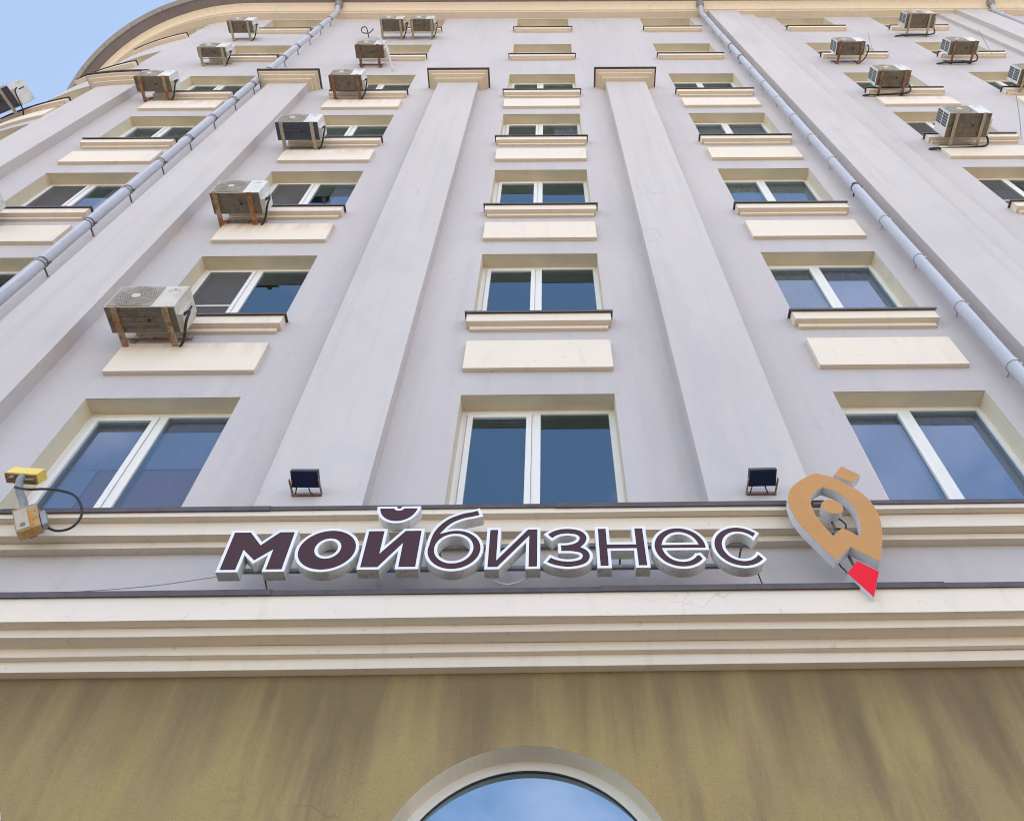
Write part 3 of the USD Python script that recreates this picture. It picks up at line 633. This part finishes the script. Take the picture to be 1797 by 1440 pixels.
# the emblem to the right of the letters
def arc(pts): return [tuple(p[:2]) for p in smooth_path([(a, b, 0) for a, b in pts], 7)]
right = [(1.949, 6.270), (2.055, 6.222), (2.160, 6.118), (2.232, 6.004), (2.258, 5.875), (2.249, 5.740), (2.201, 5.568), (2.119, 5.365)]
left = [(1.837, 5.384), (1.756, 5.564), (1.684, 5.748), (1.664, 5.925), (1.700, 6.070), (1.785, 6.170), (1.900, 6.250), (1.949, 6.270)]
outer = Polygon(arc(right) + [(1.971, 5.504)] + arc(left)[:-1]).buffer(0)
hr = [(1.952, 6.112), (2.045, 6.045), (2.100, 5.945), (2.113, 5.83), (2.095, 5.70), (2.064, 5.602)]
hl = [(1.885, 5.615), (1.835, 5.757), (1.820, 5.890), (1.838, 6.000), (1.895, 6.072), (1.952, 6.112)]
hole = Polygon(arc(hr) + [(1.971, 5.689)] + arc(hl)[:-1]).buffer(0)
LG = thing('emblem_sign', 'tan pin shaped emblem with red tail right of the raised letters', 'sign', (0, 0, 0))
def piece(name, shape, face, yf=-.472, th=.072):
    b_ = obj(name, plate(shape, yf, th), 'logo_side', LG); obj('face', plate(shape.buffer(-.001), yf - .003, .0028), face, b_)
piece('pin_ring', outer.difference(hole), 'logo_tan')
piece('disc', ell(1.962, 5.902, .075, .074), 'logo_tan')
piece('cap', Polygon([(2.159, 6.350), (2.267, 6.245), (2.183, 6.158), (2.072, 6.248)]), 'logo_tan')
piece('tail', Polygon([(1.972, 5.377), (2.084, 5.282), (1.982, 5.068), (1.878, 5.271)]), 'logo_red')
for z0 in (5.72, 6.02): MB().box(1.72, 2.22, -.396, -.372, z0, z0 + .022).build('rail', 'steel_rod', LG)
for (xa, za, xb, zb) in ((1.965, 5.64, 1.99, 5.36), (1.96, 5.86, 1.97, 5.62), (2.13, 6.2, 2.10, 6.05)):
    MB().tube([(xa, -.385, za), (xb, -.385, zb)], .010, 8).build('rod', 'steel_rod', LG)
MB().tube(smooth_path([(2.0, -.42, 5.84), (2.04, -.40, 5.80), (2.02, -.39, 5.75), (1.97, -.39, 5.77), (1.92, -.39, 5.70)], 6), .006, 8).build('emblem_cable', 'hose_black', LG)
MB().tube(smooth_path([(1.885, -.40, 5.44), (1.89, -.40, 5.40), (1.90, -.41, 5.36), (1.90, -.43, 5.30)], 6), .005, 8).build('emblem_cable', 'hose_black', LG)
MB().tube(smooth_path([(1.86, -.39, 6.02), (1.89, -.38, 6.06), (1.94, -.385, 6.04), (1.97, -.38, 6.06)], 6), .010, 8).build('emblem_cable', 'hose_black', LG)

# ------------------------------------------------------------------ floodlights on the pilasters
def floodlight(x, z, label, lean):
    t = thing('floodlight', label, 'floodlight', (x, -.16, z), 'floodlights above the sign')
    T = trimesh.transformations.translation_matrix((0, -.135, .035)) @ rot_axis((1, 0, 0), -18) @ rot_axis((0, 1, 0), lean)
    hd = MB().box(-.105, .105, -.068, .068, -.012, .03, T)
    for k in range(7): hd.box(-.09 + k * .027, -.084 + k * .027, -.06, .06, .03, .05, T)
    hd.build('housing', 'floodlight_case', t)
    MB().box(-.095, .095, -.058, .058, -.0150, -.0122, T).build('glass', 'floodlight_glass', t)
    br = MB()
    br.box(-.115, .115, -.018, -.002, -.018, .004)
    for sx in (-1, 1): br.box(sx * .112 - .0035, sx * .112 + .0035, -.15, -.004, -.006, .018)
    br.build('bracket', 'clamp_rusty', t)
    MB().tube(smooth_path([(.02, -.09, .02), (.03, -.055, -.01), (.045, -.03, -.02), (.05, -.008, .0)], 6), .005, 8).build('lead', 'hose_black', t)
    MB().tube([(-.07, -.075, .02), (-.085, -.02, -.005)], .005, 8).build('lead', 'hose_black', t)
floodlight(-1.885, 6.45, 'black floodlight above the letters left of the middle window', 2)
floodlight(1.615, 6.41, 'black floodlight beside the tan emblem', -2)

# ------------------------------------------------------------------ yellow lamp and rusty box at the left end of the cornice
YL = thing('yellow_floodlight', 'yellow floodlight head on a short grey pipe above a rusty box', 'floodlight', (-3.885, -.50, 6.20))
T = rot_axis((0, 1, 0), 7) @ rot_axis((1, 0, 0), -14)
MB().box(-.122, .122, -.045, .035, .10, .195, T).build('housing', 'yellow_paint', YL)
MB().box(-.118, .118, -.043, .033, .085, .0995, T).build('underside', 'lamp_underside', YL)
MB().tube(smooth_path([(.03, .0, .10), (.035, .0, .04), (.065, .02, -.04), (.13, .05, -.13), (.178, .065, -.215)], 6), .027, 12).build('stem', 'galvanised', YL, smooth=50)
MB().box(-.05, -.02, -.02, .0, .055, .086).box(.07, .13, -.01, .0, .04, .06).build('clip', 'clamp_metal', YL)
JB = thing('junction_box', 'rusty metal switch box fixed on the cornice below the yellow floodlight', 'junction box', (-3.70, -.40, 5.99))
T = rot_axis((0, 1, 0), -33)
MB().box(-.075, .075, -.075, .0, -.27, .0, T).build('casing', 'rusty_box', JB)
MB().box(-.068, .012, -.081, -.0755, -.255, -.03, T).build('door', 'box_front', JB)
MB().box(-.040, -.012, -.084, -.0815, -.225, -.19, T).build('latch', 'clamp_rusty', JB)
MB().box(.08, .115, -.065, -.01, -.26, -.10, T).build('side_cover', 'galvanised', JB)
MB().box(-.03, .02, .0, .06, -.20, -.16, T).build('mount', 'steel_rod', JB)
cable('lamp_cable', [(-3.83, -.52, 6.15), (-3.70, -.55, 6.09), (-3.52, -.55, 6.085), (-3.36, -.52, 6.05), (-3.27, -.47, 5.93), (-3.29, -.44, 5.82), (-3.40, -.42, 5.80), (-3.55, -.41, 5.88), (-3.68, -.40, 5.95)], .009, 'hose_black', 'black cable loop between the yellow floodlight and the rusty box')
